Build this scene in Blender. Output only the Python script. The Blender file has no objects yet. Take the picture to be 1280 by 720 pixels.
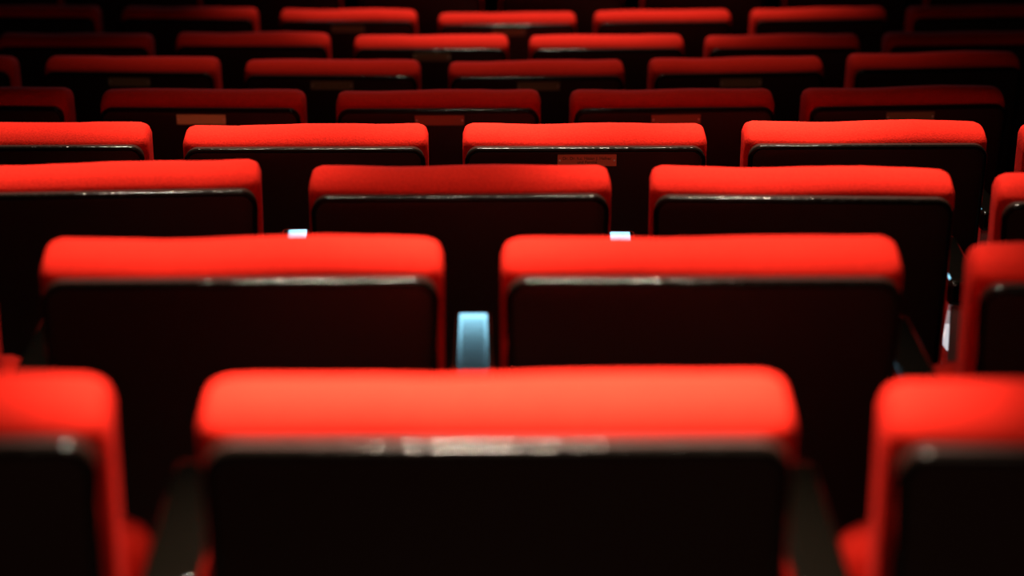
import bpy, bmesh, math, random
from mathutils import Vector, Matrix, noise

C = bpy.context.scene.collection
S = bpy.context.scene
random.seed(4)

# ------------------------------------------------------------------ camera
F = 2857.0                                   # focal length in pixels at 1280 wide (about 80 mm)
PITCH = math.atan(810 / F)                   # looking down over the raked rows
YAW = math.atan(50 / F)
CAM_POS = Vector((0.0, 0.0, 1.46))
cam_d = bpy.data.cameras.new('camera')
cam = bpy.data.objects.new('camera', cam_d)
C.objects.link(cam)
cam.location = CAM_POS
cam.rotation_euler = (math.pi / 2 - PITCH, 0, -YAW)
cam_d.sensor_width = 36.0
cam_d.lens = 36.0 * F / 1280
cam_d.clip_start = 0.05
cam_d.dof.use_dof = True
cam_d.dof.focus_distance = 4.55
cam_d.dof.aperture_fstop = 2.7
S.camera = cam
RM = cam.rotation_euler.to_matrix()

def ray(u, v):
    return RM @ Vector(((u - 640) / F, -(v - 360) / F, -1.0))

# ------------------------------------------------------------------ world and exposure
w = bpy.data.worlds.new('world')
S.world = w
w.use_nodes = True
w.node_tree.nodes['Background'].inputs[0].default_value = (1.0, 0.55, 0.42, 1)
w.node_tree.nodes['Background'].inputs[1].default_value = 0.012
S.view_settings.view_transform = 'Standard'
S.view_settings.look = 'None'
S.view_settings.gamma = 1
S.view_settings.use_curve_mapping = False
S.view_settings.exposure = 0.0

# ------------------------------------------------------------------ rows as measured
PITCH_M = 0.56                               # seat to seat
P1, DP = 0.001175, 0.000562                  # 1 / pixel pitch of row 1 and its growth per row
SEAT_TOP = 0.86                              # backrest top above its tread
# per row: seats as (pixel x of the seat's middle, pixel y of its top edge); reference top y
ROWS = [
    (472, [(-247, 477), (621.5, 472), (1489, 483)]),
    (299, [(-275, 301), (302, 299), (878, 298), (1472, 307)]),
    (208, [(135, 204), (575, 208), (1004, 210), (1442, 219)]),
    (154, [(33, 154), (382, 156), (731, 155), (1082, 152), (1431, 153)]),
    (112, [(-38, 109), (253.5, 112), (548, 113), (840.5, 112), (1130, 109)]),
    (75, [(-88, 69), (165, 71), (415.5, 75), (670.5, 76), (920.5, 72), (1168, 66)]),
    (43, [(94, 42), (316, 41), (539, 44), (758.5, 44), (978.5, 43.5), (1201, 40)]),
    (14, [(40, 7), (237, 9), (435.5, 12), (634, 16), (828.5, 13), (1023.5, 10), (1219, 7)]),
    (-19, [(0, -22), (174, -21), (350, -20), (526, -19), (702, -19), (879, -20), (1056, -21), (1233, -22)]),
]
row_z, row_pts, row_fit = [], [], []
for i, (vref, seats) in enumerate(ROWS):
    zc = F * PITCH_M * (P1 + DP * i) * (0.975, 0.99, 1, 1, 1, 1, 1, 1, 1)[i]
    ztop = (CAM_POS + ray(590, vref) * (zc + 0.10)).z   # the far top edge is what shows as the outline
    row_z.append(ztop - SEAT_TOP - 0.0095)
    pts = []
    for (u, v) in seats:
        r = ray(u, v)
        t = (ztop - CAM_POS.z) / r.z
        q = CAM_POS + r * t
        pts.append(Vector((q.x * zc / (zc + 0.03), q.y, q.z)))
    row_pts.append(pts)
    # parabola y = a + c x^2 through the row
    n = len(pts); sx2 = sum(p.x**2 for p in pts); sx4 = sum(p.x**4 for p in pts)
    sy = sum(p.y for p in pts); sx2y = sum(p.x**2 * p.y for p in pts)
    det = n * sx4 - sx2 * sx2
    c = (n * sx2y - sx2 * sy) / det
    row_fit.append(((sy - c * sx2) / n, c))

# ------------------------------------------------------------------ lamps (theatre spots on the lighting bridge, out of view)
def spot(name, row, u, radius, power, ahead=1.0, up=3.6, side=0.0, blend=0.6, color=(1.0, 0.80, 0.62), size=0.05):
    a, c = row_fit[row]
    zt = row_z[row] + SEAT_TOP
    r = ray(u, ROWS[row][0]); t = (zt - CAM_POS.z) / r.z
    tgt = CAM_POS + r * t
    loc = tgt + Vector((side, ahead, up))
    d = bpy.data.lights.new(name, 'SPOT')
    dist = (loc - tgt).length
    d.spot_size = 2 * math.atan(radius / dist)
    d.spot_blend = blend
    d.energy = power
    d.color = color
    d.shadow_soft_size = size
    o = bpy.data.objects.new(name, d); C.objects.link(o)
    o.location = loc
    o.rotation_euler = (tgt - loc).to_track_quat('-Z', 'Y').to_euler()
    return o

# (row, pixel x aimed at, pool radius, watts, ahead of the target)
for row, u, rad, watts, ahead in (
        (0, 625, 0.49, 5800, 0.8),
        (1, 310, 0.55, 1250, 0.7), (1, 835, 0.52, 1250, 0.7),
        (2, 60, 0.60, 950, 0.7), (2, 575, 0.55, 260, 0.6), (2, 1000, 0.53, 1300, 0.9),
        (3, 60, 0.62, 650, 0.5), (3, 440, 0.62, 1000, 0.5), (3, 800, 0.62, 1000, 0.5), (3, 1120, 0.62, 950, 0.5),
        (5, 620, 1.6, 230, 0.4),
        (6, 640, 0.80, 420, 0.4), (7, 680, 1.35, 800, 0.4)):
    spot('spot_lamp', row, u, rad, watts * (1.45 if 0 < row < 4 else 1.0), ahead, blend=1.0)
# dim fill light added behind the viewer to lift the dark seat backs
hl = bpy.data.lights.new('fill_light', 'AREA'); hl.energy = 13; hl.color = (1.0, 0.72, 0.55); hl.size = 1.2
ho = bpy.data.objects.new('fill_light', hl); C.objects.link(ho)
ho.location = (0.3, -0.9, 2.2)
ho.rotation_euler = (Vector((0, 3.5, 0)) - ho.location).to_track_quat('-Z', 'Y').to_euler()
# cool light from the stage
st = bpy.data.lights.new('stage_light', 'AREA'); st.spread = math.radians(70); st.energy = 8.5; st.color = (0.30, 0.72, 0.95); st.shape = 'RECTANGLE'; st.size = 2.2; st.size_y = 1.1
so = bpy.data.objects.new('stage_light', st); C.objects.link(so)
so.location = (0.0, 13.0, 2.95)
so.rotation_euler = (Vector((0, 3.0, 0)) - so.location).to_track_quat('-Z', 'Y').to_euler()

# ------------------------------------------------------------------ materials
def new_mat(name, col, rough, metal=0.0, spec=0.5):
    m = bpy.data.materials.new(name); m.use_nodes = True
    b = m.node_tree.nodes['Principled BSDF']
    b.inputs['Base Color'].default_value = (*col, 1)
    b.inputs['Roughness'].default_value = rough
    b.inputs['Metallic'].default_value = metal
    b.inputs['Specular IOR Level'].default_value = spec
    return m, b

def add_bump(m, b, scale, strength, dist, stretch=(1, 1, 1), detail=3.0, second=None):
    nt = m.node_tree
    tc = nt.nodes.new('ShaderNodeTexCoord'); mp = nt.nodes.new('ShaderNodeMapping')
    mp.inputs['Scale'].default_value = stretch
    nz = nt.nodes.new('ShaderNodeTexNoise'); nz.inputs['Scale'].default_value = scale; nz.inputs['Detail'].default_value = detail
    bp = nt.nodes.new('ShaderNodeBump'); bp.inputs['Strength'].default_value = strength; bp.inputs['Distance'].default_value = dist
    nt.links.new(tc.outputs['Object'], mp.inputs[0]); nt.links.new(mp.outputs[0], nz.inputs[0])
    nt.links.new(nz.outputs[0], bp.inputs['Height']); nt.links.new(bp.outputs[0], b.inputs['Normal'])
    return nz

def vary(m, b, nz, c0, c1):
    nt = m.node_tree
    rp = nt.nodes.new('ShaderNodeValToRGB')
    rp.color_ramp.elements[0].position = 0.35; rp.color_ramp.elements[1].position = 0.65
    rp.color_ramp.elements[0].color = (*c0, 1); rp.color_ramp.elements[1].color = (*c1, 1)
    nt.links.new(nz.outputs[0], rp.inputs[0]); nt.links.new(rp.outputs[0], b.inputs['Base Color'])

RED, rb = new_mat('red_fabric', (0.62, 0.013, 0.008), 0.9, spec=0.05)
rb.inputs['Sheen Weight'].default_value = 0.0
rb.inputs['Sheen Tint'].default_value = (1.0, 0.25, 0.15, 1)
nz = add_bump(RED, rb, 260, 0.35, 0.002, detail=4.0)
vary(RED, rb, nz, (0.56, 0.0155, 0.0085), (0.68, 0.0205, 0.0105))
BLACK, bb = new_mat('black_shell', (0.019, 0.007, 0.005), 0.38, spec=0.3)
add_bump(BLACK, bb, 120, 0.15, 0.001)
EDGE, eb = new_mat('glossy_black_edging', (0.0045, 0.0038, 0.003), 0.12, spec=0.13)
add_bump(EDGE, eb, 50, 0.45, 0.004, detail=3)
PAN, _ = new_mat('dark_pan', (0.012, 0.010, 0.010), 0.5)
METAL, _ = new_mat('dark_grey_metal', (0.03, 0.03, 0.032), 0.45, 0.6)
BLUE, ab = new_mat('dark_armrest_lacquer', (0.0022, 0.0018, 0.0013), 0.07, spec=0.6)
STAND, _ = new_mat('pale_grey_stand', (0.40, 0.40, 0.40), 0.35)
BRASS, br = new_mat('brass', (0.80, 0.62, 0.25), 0.45, 0.1)
add_bump(BRASS, br, 200, 0.2, 0.0005, stretch=(0.1, 1, 1))
COPPER, cr = new_mat('copper', (0.42, 0.13, 0.06), 0.45, 0.35)
add_bump(COPPER, cr, 200, 0.2, 0.0005, stretch=(0.1, 1, 1))
DULL, _ = new_mat('dull_brass', (0.26, 0.19, 0.08), 0.5, 0.2)
COPPER2, cr2 = new_mat('bright_copper', (0.80, 0.24, 0.12), 0.4, 0.45)
INK, _ = new_mat('dark_engraving', (0.03, 0.008, 0.006), 0.7)
SCREW, _ = new_mat('bright_screw', (0.95, 0.85, 0.7), 0.4, 0.0)
FLOOR, fb = new_mat('dark_carpet_floor', (0.02, 0.016, 0.016), 0.85)
nz = add_bump(FLOOR, fb, 90, 0.4, 0.004, detail=5)
vary(FLOOR, fb, nz, (0.014, 0.011, 0.011), (0.028, 0.022, 0.022))

# ------------------------------------------------------------------ mesh helpers
def to_mesh(bm, name, mat, smooth=True):
    bmesh.ops.recalc_face_normals(bm, faces=bm.faces)
    me = bpy.data.meshes.new(name); bm.to_mesh(me); bm.free()
    me.materials.append(mat)
    for p in me.polygons: p.use_smooth = smooth
    return me

def obj(name, me, parent=None, loc=(0, 0, 0), rx=0.0):
    o = bpy.data.objects.new(name, me); C.objects.link(o)
    o.location = loc; o.rotation_euler = (rx, 0, 0)
    if parent: o.parent = parent
    return o

def soft_box(hx, hy, hz, r, n=14, warp=None):
    """Rounded box centred on the origin, finely divided so it can be puffed up."""
    bm = bmesh.new()
    bmesh.ops.create_cube(bm, size=2)
    bmesh.ops.subdivide_edges(bm, edges=bm.edges[:], cuts=n - 1, use_grid_fill=True)
    for v in bm.verts:
        q = []
        for k, h in enumerate((hx, hy, hz)):
            a = v.co[k]; s = 1 if a >= 0 else -1; a = abs(a)
            q.append(s * (1 - (1 - min(a, 1.0)) ** 1.8) * h)
        inn = [max(-(h - r), min(h - r, x)) for x, h in zip(q, (hx, hy, hz))]
        d = Vector([x - y for x, y in zip(q, inn)])
        if d.length > 1e-9:
            m = max(abs(d.x), abs(d.y), abs(d.z))
            d = d.normalized() * m
        v.co = Vector(inn) + d
        if warp: v.co = Vector(warp(v.co.copy()))
    return bm

def outline(w, h, rt, rb, z0=0.0, taper=0.0, seg=7):
    """Rounded rectangle in x-z, bottom at z0, narrower towards the bottom by taper."""
    pts = []
    def arc(cx, cz, r, a0, a1):
        for k in range(seg + 1):
            a = a0 + (a1 - a0) * k / seg
            pts.append((cx + r * math.cos(a), cz + r * math.sin(a)))
    P = math.pi
    arc(w / 2 - rt, z0 + h - rt, rt, 0, P / 2)
    arc(-w / 2 + rt, z0 + h - rt, rt, P / 2, P)
    arc(-w / 2 + rb, z0 + rb, rb, P, 1.5 * P)
    arc(w / 2 - rb, z0 + rb, rb, 1.5 * P, 2 * P)
    return [(x * (1 - taper * (1 - (z - z0) / h)), z) for x, z in pts]

def plate(pts, y0, y1, bev=0.006, seg=3):
    bm = bmesh.new()
    vs = [bm.verts.new((x, y0, z)) for x, z in pts]
    f = bm.faces.new(vs)
    r = bmesh.ops.extrude_face_region(bm, geom=[f])
    for v in [g for g in r['geom'] if isinstance(g, bmesh.types.BMVert)]: v.co.y = y1
    if bev:
        es = [e for e in bm.edges if abs(e.verts[0].co.y - e.verts[1].co.y) < 1e-6]
        bmesh.ops.bevel(bm, geom=es, offset=bev, segments=seg, affect='EDGES', profile=0.5)
    return bm

def sweep(path, r, sides=8, closed=False):
    """Tube along a list of Vectors lying in an x-z plane."""
    bm = bmesh.new(); rings = []
    n = len(path)
    for k, p in enumerate(path):
        a = path[max(k - 1, 0)]; b = path[min(k + 1, n - 1)]
        t = (b - a).normalized(); nrm = t.cross(Vector((0, 1, 0))).normalized()
        ring = [bm.verts.new(p + nrm * (r * math.cos(2 * math.pi * j / sides)) + Vector((0, 1, 0)) * (r * math.sin(2 * math.pi * j / sides))) for j in range(sides)]
        rings.append(ring)
    for k in range(n - 1):
        for j in range(sides):
            bm.faces.new((rings[k][j], rings[k][(j + 1) % sides], rings[k + 1][(j + 1) % sides], rings[k + 1][j]))
    bm.faces.new(rings[0]); bm.faces.new(list(reversed(rings[-1])))
    return bm

# ------------------------------------------------------------------ floor: one tread per row, curved like the rows
def build_floor():
    bm = bmesh.new()
    NX = 28
    lines = []
    nrow = len(ROWS)
    def yb(i, x):
        a, c = row_fit[i]; return a + max(-0.05, min(0.1, c)) * x * x - 0.22
    xs = [-3.4 + 6.8 * k / NX for k in range(NX + 1)]
    prof = [[(x, -1.2, row_z[0]) for x in xs]]
    for i in range(1, nrow):
        prof.append([(x, yb(i, x), row_z[i - 1]) for x in xs])
        prof.append([(x, yb(i, x), row_z[i]) for x in xs])
    prof.append([(x, 16.0, row_z[-1]) for x in xs])
    rows = [[bm.verts.new(p) for p in line] for line in prof]
    for a, b in zip(rows[:-1], rows[1:]):
        for k in range(NX): bm.faces.new((a[k], a[k + 1], b[k + 1], b[k]))
    me = to_mesh(bm, 'floor', FLOOR, False)
    o = obj('floor', me); o['kind'] = 'structure'
    return o
build_floor()
WALL, wb = new_mat('dark_wall_plaster', (0.006, 0.005, 0.005), 0.8)
add_bump(WALL, wb, 40, 0.2, 0.004)
def slab(name, x0, x1, y0, y1, z0, z1):
    bm = bmesh.new()
    for v in bmesh.ops.create_cube(bm, size=1)['verts']:
        v.co = Vector(((x0 + x1) / 2 + v.co.x * (x1 - x0), (y0 + y1) / 2 + v.co.y * (y1 - y0), (z0 + z1) / 2 + v.co.z * (z1 - z0)))
    o = obj(name, to_mesh(bm, name, WALL, False)); o['kind'] = 'structure'
ZB = row_z[-1] - 0.2
slab('wall_left', -3.5, -3.4, -1.2, 16, ZB, 6.5)
slab('wall_right', 3.4, 3.5, -1.2, 16, ZB, 6.5)
slab('wall_back', -3.5, 3.5, -1.3, -1.2, ZB, 6.5)
slab('wall_front', -3.5, 3.5, 16, 16.1, ZB, 6.5)
slab('ceiling', -3.5, 3.5, -1.3, 16.1, 6.5, 6.6)

# ------------------------------------------------------------------ seat parts
RECL = math.radians(9)
BZ = 0.26                                    # height of the backrest foot
BL = (SEAT_TOP - BZ) / math.cos(RECL)        # length of the backrest along its lean
WID = 0.496
SH_TOP = BL - 0.025                          # top of the black shell
CUSH0, CUSH1 = 0.018, 0.118                  # cushion thickness range in front of the shell's rear face

def cushion_mesh(seed):
    hz = BL / 2; hy = (CUSH1 - CUSH0) / 2
    def warp(p):
        top = max(0.0, p.z / hz)
        u = p.x / (WID / 2)
        # slightly narrower at the very top and towards the foot
        p.x *= 1 - 0.05 * max(0, -p.z / hz)
        n1 = noise.noise(Vector((p.x * 5 + seed * 7.3, p.y * 6, seed)))
        n2 = noise.noise(Vector((p.x * 16 + seed * 3.1, p.y * 14, p.z * 14)))
        p.z += top ** 4 * (0.0045 * n1 + 0.0012 * n2)
        p.z -= 0.018 * max(0.0, top) ** 8 * (p.y / hy) ** 2
        p.y += 0.0025 * n1 + (0.02 * (1 - u * u) * (1 - top ** 6) if p.y > 0 else 0)
        return p
    bm = soft_box(WID / 2, hy, hz, 0.025, 16, warp)
    for v in bm.verts: v.co += Vector((0, (CUSH0 + CUSH1) / 2, BL / 2))
    return to_mesh(bm, 'backrest', RED)
CUSHIONS = [cushion_mesh(s) for s in range(5)]
SHW = WID - 0.013
SHELL = to_mesh(plate(outline(SHW, SH_TOP + 0.02, 0.026, 0.05, -0.02, 0.06), 0.0, 0.024, 0.006), 'back_shell', BLACK)
ol = outline(SHW - 0.006, SH_TOP + 0.02, 0.025, 0.05, -0.02, 0.06)
half = [Vector((x, 0.004, z - 0.003)) for x, z in ol if z > 0.1]
TRIM = to_mesh(sweep([Vector((ol[0][0] * 0.955, 0.004, 0.12))] + half + [Vector((-ol[0][0] * 0.955, 0.004, 0.12))], 0.0055), 'edge_trim', EDGE)

def seat_cushion_mesh():
    hx, hy, hz = WID / 2, 0.055, 0.20
    def warp(p):
        if p.y < 0: p.y -= 0.012 * (1 - (p.x / hx) ** 2) * (1 - (p.z / hz) ** 2)
        return p
    return to_mesh(soft_box(hx, hy, hz, 0.04, 12, warp), 'seat_cushion', RED)
SEATC = seat_cushion_mesh()
SEATP = to_mesh(plate(outline(WID - 0.03, 0.34, 0.04, 0.03), 0.0, 0.02, 0.005), 'seat_pan', PAN)

def pedestal_mesh():
    bm = bmesh.new()
    def box(x0, x1, y0, y1, z0, z1):
        g = bmesh.ops.create_cube(bm, size=1)['verts']
        for v in g:
            v.co = Vector(((x0 + x1) / 2 + v.co.x * (x1 - x0), (y0 + y1) / 2 + v.co.y * (y1 - y0), (z0 + z1) / 2 + v.co.z * (z1 - z0)))
    box(-0.10, 0.10, 0.00, 0.24, 0.0, 0.02)
    box(-0.03, 0.03, 0.06, 0.14, 0.02, 0.27)
    box(-0.22, 0.22, 0.07, 0.12, 0.235, 0.275)
    bmesh.ops.bevel(bm, geom=bm.edges[:], offset=0.004, segments=2, affect='EDGES')
    return to_mesh(bm, 'pedestal', METAL, False)
PED = pedestal_mesh()
PLAQ_W, PLAQ_H = 0.119, 0.025
def plaque_mesh(mat):
    return to_mesh(plate(outline(PLAQ_W, PLAQ_H, 0.0015, 0.0015, seg=2), -0.002, 0.001, 0.0004, 1), 'name_plaque', mat, False)
PLAQUE = {'brass': plaque_mesh(BRASS), 'copper': plaque_mesh(COPPER), 'dull brass': plaque_mesh(DULL), 'bright copper': plaque_mesh(COPPER2)}
bm = bmesh.new(); bmesh.ops.create_uvsphere(bm, u_segments=10, v_segments=6, radius=0.0022)
SCREWM = to_mesh(bm, 'screw', SCREW)

def text_mesh(lines):
    verts = []
    cu = bpy.data.curves.new('lettering', 'FONT')
    cu.body = lines; cu.size = 0.0088; cu.align_x = 'CENTER'; cu.align_y = 'CENTER'; cu.extrude = 0.0002
    cu.space_line = 0.95
    t = bpy.data.objects.new('lettering_source', cu); C.objects.link(t)
    dg = bpy.context.evaluated_depsgraph_get(); dg.update()
    me = bpy.data.meshes.new_from_object(t.evaluated_get(dg))
    bpy.data.objects.remove(t); bpy.data.curves.remove(cu)
    me.name = 'lettering'
    me.materials.clear(); me.materials.append(INK)
    me.transform(Matrix.Rotation(math.pi / 2, 4, 'X'))
    return me
LETTERS = text_mesh('Dr. Dr. h.c. Hasan J. Hafner\nund Familie')

ORD = ['nearest', 'second', 'third', 'fourth', 'fifth', 'sixth', 'seventh', 'eighth', 'ninth']
# plaques: (row, seat index) -> metal
PLQ = {(3, 2): 'bright copper'}
for k in range(5): PLQ[(4, k)] = 'brass' if k < 2 else 'copper'
PLQ[(4, 2)] = 'copper'; PLQ[(4, 4)] = 'dull brass'; del PLQ[(4, 0)]
for k in range(1, 5): PLQ[(5, k)] = 'dull brass'
PLQ[(6, 2)] = PLQ[(7, 2)] = PLQ[(7, 3)] = 'dull brass'

LABELS = {
    (0, 0): 'blurred red theatre seat in the nearest row, cut off by the left edge',
    (0, 1): 'large blurred red theatre seat at the bottom middle, seen whole from behind',
    (0, 2): 'blurred red theatre seat in the nearest row, cut off by the bottom right corner',
    (1, 0): 'sliver of a red theatre seat in the second row, at the left frame edge',
    (1, 1): 'blurred red theatre seat in the second row, just left of the teal armrest',
    (1, 2): 'blurred red theatre seat in the second row, just right of the teal armrest',
    (1, 3): 'dark red theatre seat in the second row at the right edge, its left side showing',
    (2, 0): 'orange-lit red theatre seat in the third row, cut off by the left edge',
    (2, 1): 'darker red theatre seat in the third row, between two brighter ones',
    (2, 2): 'bright red theatre seat in the third row, right of the darker one',
    (2, 3): 'red theatre seat in the third row, only its corner showing at the right edge',
    (3, 0): 'bright red sharp theatre seat in the fourth row, cut off by the left edge',
    (3, 1): 'bright sharp theatre seat in the fourth row, dashed glints along its edging, no plaque',
    (3, 2): 'bright red sharp theatre seat with the legible copper name plaque on its black back',
    (3, 3): 'bright sharp theatre seat in the fourth row, right of the legible copper plaque',
    (3, 4): 'sliver of a red theatre seat in the fourth row at the right edge',
    (4, 0): 'dark red theatre seat in the fifth row, cut off by the left edge',
    (4, 1): 'dark red theatre seat in the fifth row with the shiniest brass plaque',
    (4, 2): 'dark red theatre seat in the fifth row, second plaque from the left',
    (4, 3): 'dark red theatre seat in the fifth row behind the gap right of the legible plaque',
    (4, 4): 'dark red theatre seat at the right end of the fifth row, dim plaque',
}
NTH = ['first', 'second', 'third', 'fourth', 'fifth', 'sixth', 'seventh', 'eighth']
SHADE = {5: 'dim red', 6: 'soft-focus red', 7: 'small blurred red', 8: 'almost black'}

def visible_half(i):
    return WID / PITCH_M / (P1 + DP * i) / 2

def make_seat(i, k, p):
    a, c = row_fit[i]
    cc = max(-0.05, min(0.1, c))
    yaw = max(-0.08, min(0.08, 2 * cc * p.x)) + random.uniform(-0.006, 0.006)
    # the silhouette's top line lies about here in seat space
    anchor = Vector((0, -BL * math.sin(RECL) + 0.088 * math.cos(RECL), 0))
    rot = Matrix.Rotation(yaw, 3, 'Z')
    base = Vector((p.x, p.y, row_z[i])) - rot @ anchor
    base.z = row_z[i]
    t = bpy.data.objects.new('theatre_seat', None); C.objects.link(t)
    t.empty_display_size = 0.1
    t.location = base; t.rotation_euler = (0, 0, yaw)
    t['category'] = 'seat'
    n = len(ROWS[i][1])
    t['group'] = 'seats of the %s row' % ORD[i]
    t['label'] = LABELS.get((i, k)) or '%s theatre seat in the %s row, %s from the left in that row' % (SHADE.get(i, 'red'), ORD[i], NTH[k])
    obj('backrest', CUSHIONS[(i * 3 + k * 2) % 5], t, (0, 0, BZ), RECL)
    sh = obj('back_shell', SHELL, t, (0, 0, BZ), RECL)
    obj('edge_trim', TRIM, sh)
    cu = obj('seat_cushion', SEATC, t, (0, 0.285, 0.415), math.radians(-8))
    obj('seat_pan', SEATP, t, (0, 0.325, 0.255), math.radians(-8))
    obj('pedestal', PED, t)
    if (i, k) in PLQ:
        kind = PLQ[(i, k)]
        pl = obj('name_plaque', PLAQUE[kind], t, (0, 0, 0), RECL)
        off = Vector((0.003, -0.0005, SH_TOP - 0.011 - PLAQ_H))
        pl.location = Matrix.Rotation(RECL, 3, 'X') @ off + Vector((0, 0, BZ))
        pl['label'] = '%s name plaque' % kind
        for s in (-1, 1):
            obj('screw', SCREWM, pl, (s * (PLAQ_W / 2 - 0.0045), -0.002, PLAQ_H * 0.5))
        if (i, k) == (3, 2):
            obj('lettering', LETTERS, pl, (0, -0.0022, PLAQ_H * 0.5))
    return t

seats = {}
for i in range(len(ROWS)):
    for k, p in enumerate(row_pts[i]):
        seats[(i, k)] = make_seat(i, k, p)

# ------------------------------------------------------------------ armrests on stands between the seats
ARM_TOP = 0.677
def arm_pad_mesh():
    bm = soft_box(0.027, 0.162, 0.022, 0.009, 12)
    return to_mesh(bm, 'pad', BLUE)
ARM = arm_pad_mesh()
def arm_stand_mesh():
    bm = bmesh.new()
    pts = [(0.0, 0.0), (0.20, 0.0), (0.20, 0.015), (0.30, 0.05), (0.30, 0.50), (0.24, 0.60), (0.24, 0.65), (0.0, 0.65), (0.0, 0.4), (0.03, 0.05), (0.0, 0.015)]
    vs = [bm.verts.new((-0.014, y, z)) for y, z in pts]
    f = bm.faces.new(vs)
    r = bmesh.ops.extrude_face_region(bm, geom=[f])
    for v in [g for g in r['geom'] if isinstance(g, bmesh.types.BMVert)]: v.co.x = 0.014
    bmesh.ops.bevel(bm, geom=bm.edges[:], offset=0.003, segments=2, affect='EDGES')
    return to_mesh(bm, 'stand', STAND, False)
ARMS = arm_stand_mesh()
for i in range(len(ROWS)):
    ks = len(row_pts[i])
    for k in range(ks - 1):
        A, B = seats[(i, k)], seats[(i, k + 1)]
        t = bpy.data.objects.new('armrest', None); C.objects.link(t)
        t.empty_display_size = 0.05
        t.location = (A.location + B.location) / 2
        t.rotation_euler = (0, 0, (A.rotation_euler.z + B.rotation_euler.z) / 2)
        t['category'] = 'armrest'; t['group'] = 'armrests of the %s row' % ORD[i]
        if (i, k) == (1, 1):
            t['label'] = 'teal-lit armrest in the gap between the two big seats of the second row'
        elif (i, k) == (2, 0):
            t['label'] = 'pale armrest tip left of the dark red third-row seat'
        elif (i, k) == (2, 1):
            t['label'] = 'pale armrest tip right of the dark red third-row seat'
        else:
            t['label'] = 'blue-grey armrest between the %s and %s seats of the %s row' % (NTH[k], NTH[k + 1], ORD[i])
        obj('stand', ARMS, t, (0, 0.06, 0))
        obj('pad', ARM, t, (0, 0.172, ARM_TOP - 0.022))

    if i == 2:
        # added glowing plates imitate a white gleam low at the third row's right end
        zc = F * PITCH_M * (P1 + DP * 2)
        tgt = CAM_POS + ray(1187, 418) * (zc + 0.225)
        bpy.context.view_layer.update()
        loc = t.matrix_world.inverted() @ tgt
        def lens(name, pts, strength):  # glowing plate, not a lamp lens; its emission stands in for the gleam
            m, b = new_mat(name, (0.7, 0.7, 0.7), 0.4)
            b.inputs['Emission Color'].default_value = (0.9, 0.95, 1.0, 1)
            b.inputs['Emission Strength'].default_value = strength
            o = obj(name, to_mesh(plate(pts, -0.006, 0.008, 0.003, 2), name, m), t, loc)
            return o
        o = lens('added_gleam', [(0.009, 0.018), (-0.008, 0.018), (-0.011, -0.018), (-0.004, -0.028), (0.004, -0.028), (0.011, -0.018)], 0.6)
        o['label'] = 'small white gleam, imitated by an added glowing plate'
        lens('gleam_fade', [(0.007, 0.042), (-0.005, 0.042), (-0.008, 0.019), (0.009, 0.019)], 0.24)  # weaker plate above, the gleam's upward fade put into its emission
        lens('gleam_fade', [(0.005, 0.070), (-0.002, 0.070), (-0.005, 0.043), (0.007, 0.043)], 0.08)  # faintest plate, top end of the same imitated fade
